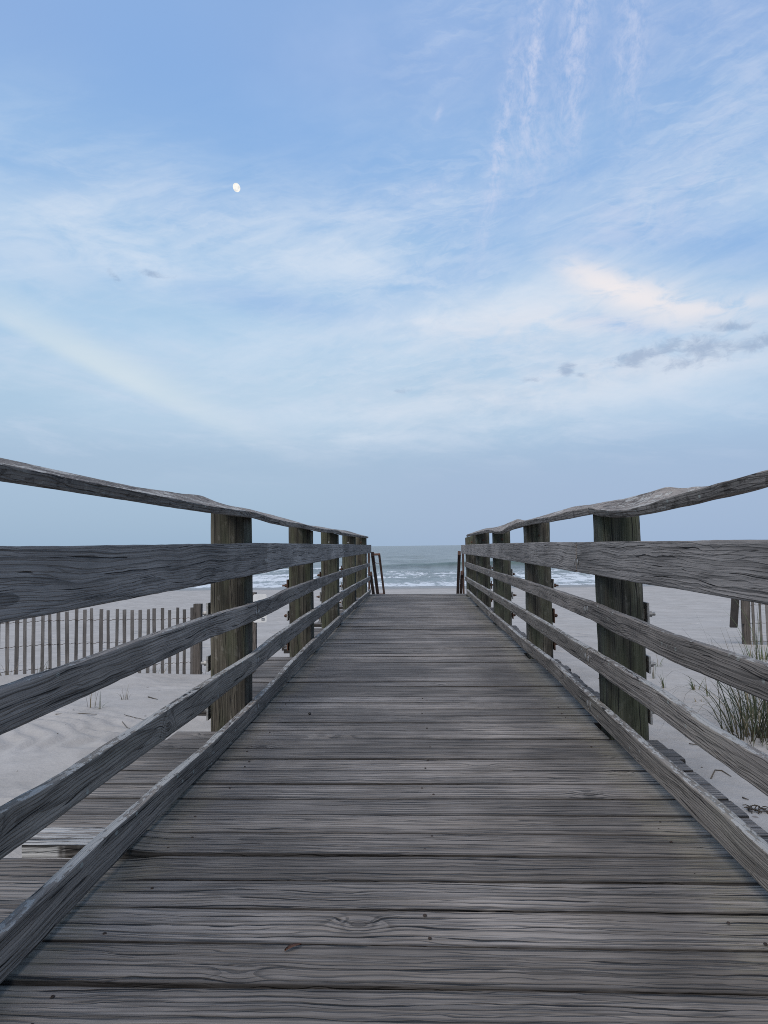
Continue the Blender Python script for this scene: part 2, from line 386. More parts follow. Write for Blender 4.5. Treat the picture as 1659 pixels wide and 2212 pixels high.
# ------------------------------------------------------------------ railings
T = {
 ('L', 'top'): [(1.5, .970, .801), (2.2, .972, .800), (3.1, .978, .802), (4.25, .987, .807), (5.0, .986, .815), (9.0, .988, .824), (14.5, .986, .822)],
 ('L', 'mid'): [(1.5, .656, .556), (3.0, .660, .559), (4.02, .648, .546), (4.5, .642, .547), (5.1, .661, .556), (6.3, .664, .566), (8.6, .660, .576), (14, .634, .560)],
 ('L', 'low'): [(1.5, .392, .290), (1.9, .377, .282), (3.0, .374, .270), (4.0, .369, .272), (4.7, .385, .280), (6.2, .397, .289), (8.7, .402, .312), (14, .368, .290)],
 ('L', 'kerb'): [(1.5, .128, .026), (2.0, .129, .022), (2.4, .120, .022), (3.2, .099, .007), (4.0, .098, .008), (4.65, .102, .020), (5.2, .121, .025), (6.3, .134, .028), (8.6, .125, .042), (14, .100, .032)],
 ('R', 'top'): [(1.9, .965, .795), (4.0, .968, .798), (5.2, .973, .803), (8.0, .973, .801), (14.3, .963, .790)],
 ('R', 'mid'): [(1.9, .636, .541), (2.6, .630, .536), (3.2, .640, .544), (3.85, .652, .559), (5.0, .657, .566), (6.3, .656, .564), (9, .645, .563), (13.5, .647, .555)],
 ('R', 'low'): [(1.9, .386, .292), (2.3, .381, .296), (2.85, .399, .303), (4.0, .398, .306), (5.6, .402, .308), (6.7, .395, .312), (8.6, .388, .308), (13.4, .375, .298)],
 ('R', 'kerb'): [(2.0, .144, .042), (2.3, .151, .047), (3.0, .147, .049), (3.85, .151, .056), (4.9, .168, .074), (6.8, .142, .058), (8.9, .138, .047), (13, .155, .070)],
}
JOINT = {('L', 'top'): (4.29, 9.05), ('L', 'mid'): (4.04, 8.7), ('L', 'low'): (4.02, 8.72), ('L', 'kerb'): (4.01, 8.62),
         ('R', 'top'): (4.08, 9.3), ('R', 'mid'): (3.86, 8.95), ('R', 'low'): (3.88, 8.9), ('R', 'kerb'): (3.85, 8.92)}
ENDY = {('L', 'top'): 14.5, ('L', 'mid'): 13.95, ('L', 'low'): 14.1, ('L', 'kerb'): 14.2, ('R', 'top'): 14.25, ('R', 'mid'): 13.4, ('R', 'low'): 13.35, ('R', 'kerb'): 13.0}
CAPT = {  # Y, inner bottom z, thickness, outer rise, cup
 'L': [(1.5, 1.111, .038, .052, 0), (2.6, 1.111, .036, .052, 0), (3.05, 1.112, .034, .064, 0), (3.45, 1.117, .035, .072, .004), (3.8, 1.122, .035, .052, .002), (3.9, 1.124, .034, .046, 0),
       (4.5, 1.107, .037, .066, 0), (5.0, 1.103, .038, .064, 0), (5.6, 1.107, .037, .055, 0), (6.8, 1.098, .037, .042, 0), (8.15, 1.109, .038, .040, 0), (8.7, 1.094, .037, .056, 0), (10.9, 1.099, .036, .072, 0), (13.5, 1.108, .034, .045, 0)],
 'R': [(1.8, 1.100, .043, .034, 0), (2.1, 1.096, .040, .033, 0), (2.35, 1.086, .042, .032, .002), (2.6, 1.078, .042, .044, .006), (2.8, 1.071, .038, .066, .012), (3.05, 1.068, .037, .096, .018), (3.25, 1.074, .037, .084, .018), (3.5, 1.090, .037, .064, .012), (3.70, 1.108, .039, .041, .004),
       (3.76, 1.108, .042, .040, 0), (4.2, 1.106, .045, .046, 0), (4.8, 1.105, .038, .068, 0), (5.4, 1.110, .040, .055, 0), (6.2, 1.111, .043, .040, 0), (6.8, 1.094, .044, .055, .004), (7.4, 1.070, .036, .122, .015), (7.9, 1.078, .033, .108, .014), (8.6, 1.100, .040, .060, .004), (9.2, 1.110, .041, .042, 0), (11.0, 1.108, .034, .070, .004), (12.3, 1.106, .039, .058, 0), (13.0, 1.09, .034, .05, 0)]}
CAPJ = {'L': (3.84, 8.2), 'R': (3.73, 9.9)}
CAPE = {'L': 13.55, 'R': 12.6}
def bolt_through(side, y, z, parent, rusty):
    s = -1 if side == 'L' else 1; X = s*(.945+PWX)
    mat = M['rust'] if rusty else M['zinc']
    mb = MB(); mb.box((X+s*.016, y, z), (.010, .075, rng.choice((.085, .11, .12)))); mb.box((X+s*.005, y+.02, z), (.012, .03, .05))
    mb.build('washer_plate', M['zinc'] if not rusty or rng.random() < .6 else mat, parent)
    mb = MB(); x0 = X+s*.021
    mb.tube([(x0, y, z), (x0+s*.022, y, z)], .016, 6); mb.tube([(x0+s*.022, y, z), (x0+s*rng.uniform(.028, .046), y, z)], .0085, 8)
    mb.build('bolt', mat, parent)
def make_railing(side):
    s = -1 if side == 'L' else 1
    root = empty('wooden_railing', (0, 0, 0))
    XI = s*.908; posts = POST_L if side == 'L' else POST_R
    for n_, y in enumerate(posts):
        ztop = lerp_tab(CAPT[side], y+.1)[0] - .004
        lean = rng.uniform(-.008, .008) + (-.006 if side == 'R' else .003)
        zb = -1.9; zs = [zb, -.8, -.3] + [(-.05+(ztop+.05)*k/14) for k in range(15)]
        st = []
        for z in zs:
            st.append((z, Vector((s*(.9465+PWX/2) + lean*(z-.5), y+PW/2+.004*math.sin(z*2+n_), z)), Vector((-s, 0, 0)) if s < 0 else Vector((-1, 0, 0)), Vector((0, 1, 0)) if s > 0 else Vector((0, 1, 0)), PWX-.003, PW))
        po = loft('post', st, M['post'], root, r=.022, nw=6, nt=6, wear=.005, endrag=.004, pith=(rng.uniform(-.02, .02), rng.uniform(-.02, .02)))
        zb_, th_, rise_, cup_ = lerp_tab(CAPT[side], y+.1)
        for v in po.data.vertices:                          # top sawn to the slope of the cap
            k_ = max(0, min(1, (v.co.z-(ztop-.25))/.25))
            if k_ > 0: v.co.z += k_*((abs(v.co.x)-.905)/.17*rise_ - cup_*.5)
        for kind in ('mid', 'low', 'kerb'):
            zt, zbm = lerp_tab(T[(side, kind)], y)
            bolt_through(side, y+.045, (zt+zbm)/2+(-.004 if kind != 'kerb' else .01), po, rusty=(n_ >= 3))
        if y > 0 and not (side == 'R' and n_ <= 2):        # bolt on the face of the post below the cap
            zc = ztop-.075; xf = s*(.945+PW*.55); mb = MB()
            if side == 'L' and n_ < 6:
                mb.dome((xf, y+.002, zc), (0, -1, 0), .0155, .006, 16, 3); mb.build('bolt_head', M['zinc'], po, True)
            else:
                mb.dome((xf, y+.003, zc), (0, -1, 0), .018, .004, 12, 3); mb.tube([(xf, y, zc), (xf, y-.014, zc)], .008, 6)
                mb.build('bolt_head', M['rust'], po)
    names = {'top': 'top_rail', 'mid': 'middle_rail', 'low': 'lower_rail', 'kerb': 'kerb_rail'}
    mats = {'top': M['toprail'], 'mid': M['rail'], 'low': M['lowrail'], 'kerb': M['lowrail']}
    for kind in ('top', 'mid', 'low', 'kerb'):
        js = JOINT[(side, kind)]; segs = [(-1.2, js[0]-.0035), (js[0]+.0035, js[1]-.004), (js[1]+.004, ENDY[(side, kind)])]
        for si, (a, b) in enumerate(segs):
            st = []; th = .037 if kind != 'top' else .036
            xo = rng.uniform(-.002, .0025)
            for y in stations(a, b, .045, .15):
                zt, zb = lerp_tab(T[(side, kind)], y)
                tw = .006*math.sin(y*1.3+si) if kind != 'top' else 0.0
                st.append((y, Vector((XI+s*(th/2)+xo+.002*math.sin(y*1.7+si*2), y, (zt+zb)/2)), Vector((tw, 0, 1)), Vector((-s, 0, tw*s)), zt-zb, th))
            # face that looks at the walkway is +B
            ro = loft(names[kind], st, mats[kind], root, r=.006, nw=8, nt=3, wear=.0028 if kind != 'top' else .002, pith=(rng.uniform(-.05, .05), rng.uniform(.02, .07)))
            for j, jj in enumerate(js):
                for sg, off in ((0, -.03), (1, .03)):
                    if (j == si and sg == 0) or (j == si-1 and sg == 1):
                        zt, zb = lerp_tab(T[(side, kind)], jj); zc = (zt+zb)/2+rng.uniform(-.012, .008)-(.02 if kind == 'top' else 0)
                        mb = MB(); mb.dome((XI-s*.0005, jj+off*rng.uniform(.8, 1.3), zc), (-s, 0, 0), .0165, .0055, 16, 3)
                        mb.build('bolt_head', M['zinc'], ro, True)
    a = -1.2
    for j, b in enumerate(list(CAPJ[side])+[CAPE[side]]):
        st = []
        for y in stations(a, b-.003, .04, .12):
            zb, th, rise, cup = lerp_tab(CAPT[side], y)
            A = Vector((s*.17, 0, rise)).normalized(); W = math.hypot(.17, rise)
            Bv = Vector((-s*rise, 0, .17)).normalized()
            cen = Vector((s*.905, y, zb)) + A*(W/2) + Bv*(th/2)
            st.append((y, cen, A, Bv, W, th, cup))
        cups = {round(q[0], 6): q[6] for q in st}
        loft('cap_board', [q[:6] for q in st], M['cap'], root, r=.005, nw=8, nt=2, wear=.0035, endrag=.006,
             bend=lambda u, a_, w, cups=cups: -cups.get(round(u, 6), 0)*(1-(2*a_/w)**2)*1.0)
        a = b+.003
    return root
tag(make_railing('L'), 'grey wooden railing along the left side of the boardwalk, next to the long sand fence', 'railing', 'railings of the boardwalk')
tag(make_railing('R'), 'grey wooden railing right of the boardwalk, its cap curled up over the nearest post', 'railing', 'railings of the boardwalk')

# ------------------------------------------------------------------ ground
def sstep(a, b, x):
    t = max(0, min(1, (x-a)/(b-a))); return t*t*(3-2*t)
def fbm(x, y, o=3):
    v = 0; a = .5
    for k in range(o): v += a*mnoise.noise(Vector((x, y, 3.7))); x *= 2.1; y *= 2.1; a *= .5
    return v
SHORE = 58.0; SEA_Z = -2.3
def sand_z(x, y, fine=True):
    prof_l = [(-40, .3), (0, -.30), (3, -.38), (5.5, -.46), (7.6, -.565), (8.5, -.62), (9.6, -.84), (12, -1.06), (25, -1.62), (45, -2.08), (SHORE, -2.31), (80, -3.4)]
    prof_r = [(-40, .5), (0, -.28), (4, -.40), (7, -.50), (12, -.72), (25, -1.55), (45, -2.08), (SHORE, -2.31), (80, -3.4)]
    def L(t):
        if y <= t[0][0]: return t[0][1]
        for a, b in zip(t, t[1:]):
            if y <= b[0]: return a[1]+(b[1]-a[1])*(y-a[0])/(b[0]-a[0])
        return t[-1][1]
    zl, zr = L(prof_l), L(prof_r)
    if y < 14 and x < 0: zl += .10*sstep(-3.4, -6.5, x)*sstep(12, 7, y)
    if y < 14 and x > 0: zr += .12*sstep(2.0, 3.6, x)*math.exp(-((y-5.2)/1.6)**2)
    if x < 0: zl += .07*math.exp(-((y-(9.05+(x+2.96)*.57))/.32)**2)*sstep(-1.6, -2.4, x)*sstep(-6.5,-4.6,x)
    f = sstep(-1.2, 1.2, x); z = zl*(1-f)+zr*f
    amp = .10 if y < 12 else .13
    z += amp*fbm(x*.35, y*.35)*sstep(SHORE, SHORE-20, y)
    if fine:
        if y < 14:
            rip = math.sin((x*.75+y*.66+.35*fbm(x*.7, y*.7)*3)*2*math.pi/.19)
            m_ = sstep(-.08, .25, fbm(x*.5+9, y*.5))*sstep(13, 8, y)*(1 if x < 0 else .35)
            z += .017*rip*m_ + .045*fbm(x*1.3, y*1.3, 3)
        elif y < 56:
            z += .045*fbm(x*1.1, y*1.1, 3)*sstep(56, 40, y)
    return z
def axis(segs):
    out = []
    for a, b, d in segs:
        n = max(1, round((b-a)/d)); out += [a+(b-a)*k/n for k in range(n)]
    return out+[segs[-1][1]]
xs = axis([(-3000, -300, 900), (-300, -60, 30), (-60, -20, 4), (-20, -7, .6), (-7, -1.0, .04), (-1.0, 1.0, .25), (1.0, 7, .05), (7, 20, .6), (20, 60, 4), (60, 300, 30), (300, 3000, 900)])
ys = axis([(-400, -40, 60), (-40, -3, 3), (-3, 1, .3), (1, 13, .045), (13, 24, .25), (24, 60, .6), (60, 84, 4)])
V = []; F = []
for j, y in enumerate(ys):
    for i, x in enumerate(xs): V.append((x, y, sand_z(x, y)))
nx = len(xs)
for j in range(len(ys)-1):
    for i in range(nx-1): F.append((j*nx+i, j*nx+i+1, (j+1)*nx+i+1, (j+1)*nx+i))
m, g, p = new_mat('pale_beach_sand')
pos = g.node('ShaderNodeNewGeometry').outputs['Position']; px, py, pz = g.xyz(pos)
n1 = g.noise(pos, 1.1, 4.0, .6); n2 = g.noise(pos, 220.0, 3.0, .7); n3 = g.noise(pos, 7.0, 4.0, .6)
col = g.mix(g.step(n1, .35, .65), (.292, .278, .26), (.335, .32, .302))
col = g.scale(col, g.step(n2, .3, .7, .9, 1.08))
col = g.scale(col, g.step(n3, .3, .7, .94, 1.05))
vd, vc = g.voro(g.vec(g.mul(px, 5.0), g.mul(py, 5.0), 0.0), 1.0)
sp = g.mul(g.step(vd, .10, .05), g.step(g.xyz(vc)[0], .80, .84))
sp = g.mul(sp, g.step(g.noise(pos, .9, 2.0), .45, .6))
col = g.mix(g.mul(sp, .7), col, (.12, .10, .085))
vd2, vc2 = g.voro(g.vec(g.mul(px, 1.6), g.mul(py, 2.2), 0.0), 1.0)
foot = g.mul(g.step(vd2, .30, .12), g.step(g.xyz(vc2)[1], .35, .5))
foot = g.mul(foot, g.step(py, 9, 14))
wet = g.step(g.add(py, g.mul(g.sub(g.noise(g.vec(g.mul(px, .08), g.mul(py, .3), 0.0), 1.0, 3.0), .5), 5.0)), SHORE-6.5, SHORE-3.5)
col = g.mix(wet, col, g.scale(col, .55))
g.put(p.inputs['Base Color'], col)
g.put(p.inputs['Roughness'], g.step(wet, 0, 1, .95, .35))
h = g.add(g.mul(n2, .0012), g.mul(n3, .012)); h = g.sub(h, g.mul(foot, .05)); h = g.add(h, g.mul(g.noise(pos, 28.0, 3.0), .003))
nb = g.node('ShaderNodeBump'); g.put(nb.inputs['Height'], h); nb.inputs['Distance'].default_value = 1.0; nb.inputs['Strength'].default_value = .8
g.put(p.inputs['Normal'], nb.outputs[0]); p.inputs['Specular IOR Level'].default_value = .15
beach = tag(mesh_obj('beach', V, F, m), 'pale sand beach and low dunes on both sides of the boardwalk', None, None, 'structure')

# ------------------------------------------------------------------ sea
def ridge(x, y, yc, wf, wb, h):
    d = y-yc
    return h*math.exp(-(d/(wf if d < 0 else wb))**2)
def sea_h(x, y):
    h = 0.0
    n0 = fbm(x*.018, 2.0, 2)*9
    a1 = max(0, .62+1.6*fbm(x*.03+4, 7.0, 2)) * (.35+.65*math.exp(-((x-8)/26)**2)+.4*math.exp(-((x+34)/12)**2))
    h += ridge(x, y, 102+n0, 1.7, 5.0, 1.05*a1)
    a2 = max(0, .5+1.8*fbm(x*.04+14, 3.0, 2)); h += ridge(x, y, 88+n0*.6+2*fbm(x*.06, 9), 1.6, 3.0, .30*a2)
    a3 = max(0, .5+1.8*fbm(x*.05+34, 6.0, 2)); h += ridge(x, y, 77+n0*.4, 1.3, 2.4, .26*a3)
    a4 = max(0, .6+1.4*fbm(x*.05+54, 5.0, 2)); h += ridge(x, y, 67+3*fbm(x*.07, 5), 1.0, 1.8, .18*a4)
    a5 = max(0, .5+1.8*fbm(x*.02+24, 8.0, 2)); h += ridge(x, y, 140+n0, 4, 8, .55*a5)
    a6 = max(0, .5+1.8*fbm(x*.02+74, 2.0, 2)); h += ridge(x, y, 190+n0, 6, 11, .5*a6)
    ch = sstep(SHORE+2, SHORE+14, y)
    h += ch*(.42*fbm(x*.10, y*.30, 3)+.10*fbm(x*.5, y*.8, 2)) + .03*fbm(x*.9, y*1.4, 2)
    return h
def foam_f(x, y, h):
    n = fbm(x*.05, y*.22, 3)
    f = sstep(SHORE-1, SHORE+2, y)*(1-sstep(84, 96, y+n*16))*(.50+.9*fbm(x*.06+3, y*.17, 3))
    f = max(f, (1-sstep(SHORE+1, SHORE+7, y+6*fbm(x*.05, 1.0, 2)))*.7)
    # spilling crests: the far-left breaker, patches on the crest right of centre
    n0 = fbm(x*.018, 2.0, 2)*9
    d = y-(102+n0)
    f = max(f, math.exp(-(d+1.0)**2/5.0)*sstep(-8.5, -11, x)*sstep(-44, -16, x+6*fbm(x*.2, 3))*1.0)
    f = max(f, math.exp(-(d-.4)**2/1.2)*.35*sstep(.0, .25, fbm(x*.09+41, 2)))
    f = max(f, math.exp(-((y-(88+n0*.6))/1.6)**2)*.9*sstep(-.1, .2, fbm(x*.06+21, 5)))
    return f
xs = axis([(-9000, -1500, 2500), (-1500, -250, 250), (-250, -75, 12), (-75, -42, 1.2), (-42, 50, .42), (50, 75, 1.2), (75, 250, 12), (250, 1500, 250), (1500, 9000, 2500)])
ys = axis([(54, 56, 1), (56, 112, .33), (112, 150, .8), (150, 230, 2), (230, 400, 6), (400, 1000, 40), (1000, 5000, 500), (5000, 30000, 5000)])
V = []; F = []; FO = []
for j, y in enumerate(ys):
    fade = 1-sstep(230, 420, y)
    for i, x in enumerate(xs):
        h = sea_h(x, y)*fade if y < 420 else 0.0
        run = -.0
        V.append((x, y, SEA_Z+h)); FO.append(max(0, foam_f(x, y, h)) if y < 160 else 0.0)
nx = len(xs)
for j in range(len(ys)-1):
    for i in range(nx-1): F.append((j*nx+i, j*nx+i+1, (j+1)*nx+i+1, (j+1)*nx+i))
m, g, p = new_mat('grey_green_sea_water')
pos = g.node('ShaderNodeNewGeometry').outputs['Position']; px, py, pz = g.xyz(pos)
fo = g.attr('foam')['Fac']
fn = g.noise(g.vec(g.mul(px, .9), g.mul(py, .26), 0.0), 1.0, 7.0, .75, .4)
foam = g.step(g.add(fo, g.mul(g.sub(fn, .5), 2.2)), .37, .70)
w1 = g.noise(g.vec(g.mul(px, .35), g.mul(py, .55), 0.0), 1.0, 4.0, .6)
w2 = g.noise(g.vec(g.mul(px, .12), g.mul(py, .035), 0.0), 1.0, 6.0, .72)
far = g.step(py, 90, 320)
crest = g.step(g.sub(pz, SEA_Z), .1, .7)
base = g.mix(crest, (.15, .175, .172), (.085, .115, .10))
base = g.mix(g.step(w2, .42, .58), base, g.scale(base, .76))
base = g.mix(foam, base, (.48, .51, .53))
g.put(p.inputs['Base Color'], base)
g.put(p.inputs['Roughness'], g.step(foam, 0, 1, .28, .8))
p.inputs['IOR'].default_value = 1.33; p.inputs['Specular IOR Level'].default_value = .5
h = g.add(g.mul(w1, .30), g.mul(g.noise(g.vec(g.mul(px, 1.6), g.mul(py, 2.4), 0.0), 1.0, 4.0, .6), .07))
h = g.add(h, g.mul(g.mul(w2, far), 3.2)); h = g.add(h, g.mul(foam, .05))
nb = g.node('ShaderNodeBump'); g.put(nb.inputs['Height'], h); nb.inputs['Distance'].default_value = 1.0; nb.inputs['Strength'].default_value = .9
g.put(p.inputs['Normal'], nb.outputs[0])
sea = tag(mesh_obj('sea', V, F, m, None, True, {'foam': ('FLOAT', FO)}), 'grey green sea with low breakers and foam along the shore', None, None, 'structure')

# ------------------------------------------------------------------ stairs down to the beach
def plank(name, p0, p1, w, t, mat, parent, A=None, n=10, r=.004, wear=.002):
    p0, p1 = Vector(p0), Vector(p1); d = (p1-p0).normalized()
    A = Vector(A) if A else Vector((0, 0, 1)); A = (A-d*A.dot(d)).normalized(); B = A.cross(d).normalized()
    L_ = (p1-p0).length
    return loft(name, [(L_*k/n, p0+(p1-p0)*k/n, A, B, w, t) for k in range(n+1)], mat, parent, r=r, nw=2, nt=1, wear=wear)
stair = tag(empty('beach_stairs', (0, DECK_END, 0)), 'wooden stairs with sloping rails going down from the seaward end of the boardwalk', 'stairs')
def sp(x, y, z): return Vector((x, y-DECK_END, z))
sl = -.515
for k in range(5):
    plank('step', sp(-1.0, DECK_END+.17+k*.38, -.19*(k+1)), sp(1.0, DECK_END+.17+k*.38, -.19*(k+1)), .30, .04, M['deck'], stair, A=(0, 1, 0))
for x in (-.93, .93):
    plank('stringer', sp(x, DECK_END+.03, -.22), sp(x, DECK_END+2.1, -.22+sl*2.07), .24, .045, M['stair'], stair, A=(0, 0, 1))
for s_, off in ((-1, 0.0), (1, .07)):
    for zz, xx, t_ in ((.80, .885, .06), (.40, .93, .055)):
        plank('handrail', sp(s_*xx, DECK_END+.36, zz), sp(s_*(xx+off), DECK_END+2.5, zz+sl*2.14), .09, t_, M['stair'], stair, A=(0, 0, 1))
    for yy in (DECK_END+.45, DECK_END+2.3):
        plank('stair_post', sp(s_*.965, yy, -1.6), sp(s_*.965, yy, .86+sl*(yy-DECK_END-.36)), .09, .035, M['stair'], stair, A=(0, 1, 0))
mb = MB()
y1 = DECK_END+1.15
mb.tube([sp(-.90, y1, .78), sp(-.78, y1, .78)], .024, 8); mb.tube([sp(-.79, y1, .787), sp(-.775, y1+2.3, .78+sl*2.3)], .026, 8)
mb.tube([sp(-.78, y1+1.9, .78+sl*1.9), sp(-.90, y1+1.9, .78+sl*1.9)], .014, 8)
mb.build('metal_handrail', M['rusttube'], stair)
mb = MB(); mb.tube([sp(-.89+.10*k/8, y1+.28, .60-.025*math.sin(math.pi*k/8)) for k in range(9)], .005, 6); mb.build('chain', M['wire'], stair)

# ------------------------------------------------------------------ slat sand fences
def sand_fence(P0, P1, n, top0, top1, label, endpost, slw=.042, group='sand fences on the dune', extra=None, wires=4, seed=1):
    fr = random.Random(seed); n0_ = 1 if slw < .0419 else 0
    root = tag(empty('sand_fence', (P0[0], P0[1], sand_z(P0[0], P0[1], False))), label, 'fence', group)
    o = root.location.copy(); D = Vector((P1[0]-P0[0], P1[1]-P0[1], 0)); dn = D.normalized(); nn = Vector((-dn.y, dn.x, 0))
    for k in range(n):
        f = (k+.2+fr.uniform(-.05, .05))/n; P = Vector((P0[0], P0[1], 0))+D*f
        zt = top0+(top1-top0)*f + fr.uniform(-.022, .022) + .03*math.sin(f*5); zb = sand_z(P.x, P.y, False)-.25
        ln = dn*fr.uniform(-.016, .012)+nn*fr.uniform(-.02, .02)
        b_ = Vector((P.x, P.y, zb))-o; t_ = Vector((P.x, P.y, zt))+ln-o
        plank('slat', b_, t_, slw*fr.uniform(.88, 1.08), .011, M['slat'], root, A=dn, n=6, r=.002, wear=.0035)
    for wk in range(wires):
        mb = MB(); pts = []
        for k in range(n*4+1):
            f = k/(n*4); P = Vector((P0[0], P0[1], 0))+D*f
            zt = top0+(top1-top0)*f+.03*math.sin(f*5)
            pts.append(Vector((P.x, P.y, zt-.13-wk*.295*1.0+.006*math.sin(k*1.6)+.012*fbm(f*9, wk*3.1, 2)))+nn*(.012*(1 if k % 2 else -1))-o)
        mb.tube(pts, .0035, 5); mb.build('wire', M['wire'], root)
    for f, h, w in endpost:
        P = Vector((P0[0], P0[1], 0))+D*f; zb = sand_z(P.x, P.y, False)-.5; zt = top0+(top1-top0)*f+h
        plank('fence_post', Vector((P.x, P.y, zb))-o, Vector((P.x+.01, P.y, zt))-o, w, w*.9, M['fpost'], root, A=(1, 0, 0), n=10, r=.012, wear=.004)
    return root
sand_fence((-5.48, 8.165), (-2.98, 9.59), 30, .19, .175, 'long slatted wooden sand fence on the dune left of the boardwalk', [(1.0, .03, .105), (-.02, .05, .1)], seed=5)
sand_fence((5.40, 12.0), (9.0, 10.6), 38, .34, .40, 'slatted sand fence at the right edge behind the tall grass, ending in a grey post', [(0.0, .03, .112), (1.0, .05, .1)], seed=8)

# ------------------------------------------------------------------ signs
s1 = tag(empty('beach_sign', (-2.76, 12.0, sand_z(-2.76, 12.0, False))), 'small white sign with rounded corners on a wooden post behind the left railing', 'sign')
zb = s1.location.z
plank('sign_post', (0, 0, -.4), (0.0, 0, .20-zb), .09, .09, M['fpost'], s1, A=(1, 0, 0), n=8, r=.006)
def sheet(name, w, h, t, r, mat, parent, loc, rot):
    mb = MB(); pts = []
    for cx, cz, a0 in ((w/2-r, h/2-r, 0), (-w/2+r, h/2-r, 90), (-w/2+r, -h/2+r, 180), (w/2-r, -h/2+r, 270)):
        for k in range(5):
            a = R_(a0+k*22.5); pts.append((cx+r*math.cos(a), cz+r*math.sin(a)))
    n = len(pts); v = [(x, -t/2, z) for x, z in pts]+[(x, t/2, z) for x, z in pts]
    f = [tuple(range(n)), tuple(range(2*n-1, n-1, -1))]+[(i, i+n, (i+1) % n+n, (i+1) % n) for i in range(n)]
    mb.add(v, f); o = mb.build(name, mat, parent); o.location = loc; o.rotation_euler = rot
    return o
sh = sheet('sign_panel', .225, .475, .006, .03, M['white'], s1, (.118, -.055, -.065-zb), (0, 0, R_(8)))
mb = MB(); mb.box((.052, -.0045, -.185), (.052, .003, .042)); mk = mb.build('printed_mark', M['print'], sh)
mb = MB(); mb.box((.038, -.0062, -.187), (.006, .002, .022)); mb.box((.052, -.0062, -.19), (.008, .002, .018)); mb.box((.066, -.0062, -.184), (.006, .002, .02)); mb.build('printed_stroke', M['white'], sh)
s2 = tag(empty('dune_sign', (5.30, 11.93, sand_z(5.3, 11.93, False))), 'brown back of a small tilted sign beside the end post of the right fence', 'sign')
zb = s2.location.z
o = sheet('sign_panel', .24, .52, .008, .025, M['signback'], s2, (-.115, -.03, -.18-zb), (R_(3), R_(5), R_(38)))
mb = MB(); mb.box((.035, .02, -.18-zb), (.035, .03, .40)); mb.build('bracket', M['fpost'], s2)

# ------------------------------------------------------------------ grass and litter
def grass_mat(name, a, b, dry):
    m, g, p = new_mat(name)
    t = g.attr('tip')['Fac']; oi = g.attr('tone')['Fac']
    c = g.mix(oi, a, b); c = g.mix(g.step(oi, .70, .74), c, (.13, .11, .07)); c = g.mix(g.mul(g.step(t, .25, 0.0), .8), c, dry)
    g.put(p.inputs['Base Color'], c); p.inputs['Roughness'].default_value = .6
    return m
M['grass'] = grass_mat('beach_grass', (.045, .075, .03), (.10, .115, .05), (.13, .105, .06))
M['drygrass'] = grass_mat('dry_grass', (.10, .085, .05), (.15, .125, .08), (.12, .09, .055))
M['darkgrass'] = grass_mat('dark_beach_grass', (.014, .026, .013), (.062, .068, .036), (.05, .038, .025))
def grass(name, base, n, h, spread, label, cat, group, mat='grass', lean=.5, wid=.006, seed=1, rad=.02, curl=1.0, droop=None):
    gr = random.Random(seed); V = []; F = []; TP = []; TN = []
    zb = sand_z(base[0], base[1], False)
    for k in range(n):
        a = gr.uniform(0, 2*math.pi); r0 = rad*1.3*gr.random()**.8; x0, y0 = math.cos(a)*r0, math.sin(a)*r0
        z0 = sand_z(base[0]+x0, base[1]+y0, False)-zb-.02
        a2 = a+gr.uniform(-1.0, 1.0); L_ = h*gr.uniform(.35, 1.08); le = lean*gr.uniform(.1, 1.9); cu = curl*gr.uniform(.4, 1.6)
        d = Vector((math.cos(a2), math.sin(a2), 0)); sd_ = Vector((-d.y, d.x, 0)); sd_ = (sd_+Vector((gr.uniform(-.6, .6), gr.uniform(-.6, .6), 0))).normalized()
        w = wid*gr.uniform(.6, 1.2); tone = gr.random(); p_ = Vector((x0, y0, z0)); seg = 7; b0 = len(V); ang = le*.35
        for q in range(seg+1):
            t = q/seg; ww = w*(1-t**1.6)*.5+.0004
            V += [p_-sd_*ww, p_+Vector((0, 0, 0))+d*ww*.35, p_+sd_*ww]; TP += [t]*3; TN += [tone]*3
            ang = le*.35+le*1.1*t**1.5*cu
            p_ = p_+(d*math.sin(ang)+Vector((0, 0, 1))*math.cos(ang))*(L_/seg)
        for q in range(seg):
            i = b0+q*3; F += [(i, i+1, i+4, i+3), (i+1, i+2, i+5, i+4)]
    o = mesh_obj(name, V, F, M[mat], None, True, {'tip': ('FLOAT', TP), 'tone': ('FLOAT', TN)})
    o.location = (base[0], base[1], zb)
    return tag(o, label, cat, group)
GA = 'grass growing out of the dunes'
def at_px(px, py, z):                     # where a ray to the photographed spot meets height z (used once to survey positions)
    d = FW + RX*((px-829.5)/1534.0) + UP*((1106-py)/1534.0); t = (z-CAM.z)/d.z; q = CAM+d*t
    for _ in range(12):
        z = sand_z(q.x, q.y, False); t = (z-CAM.z)/d.z; q = CAM+d*t
    return q
def gp(px, py): q = at_px(px, py, -.5); return (q.x, q.y)
# right side
grass('beach_grass_clump', gp(1640, 1592), 150, .90, .3, 'big dense clump of dark beach grass right of the boardwalk', 'grass clump', GA, 'darkgrass', 1.15, .008, 11, .19, 1.3)
grass('beach_grass_clump', gp(1700, 1545), 200, .70, .3, 'dense beach grass cut off by the right edge, behind the big clump', 'grass clump', GA, 'darkgrass', 1.2, .008, 12, .26, 1.2)
grass('beach_grass_clump', gp(1650, 1425), 60, .30, .3, 'low leafy green grass clump in front of the right fence', 'grass clump', GA, 'grass', .9, .009, 13, .16, 1.2)
grass('sea_oat_stalks', gp(1652, 1468), 11, 1.55, .3, 'tall thin grass stalks at the right edge, reaching above the top rail', 'grass stalks', GA, 'grass', .42, .008, 20, .07, 1.3)
grass('grass_tuft', gp(1411, 1467), 6, .22, .3, 'pale two stemmed grass sprout on the right sand beside the nearest right post', 'grass tuft', GA, 'grass', .5, .007, 31, .012)
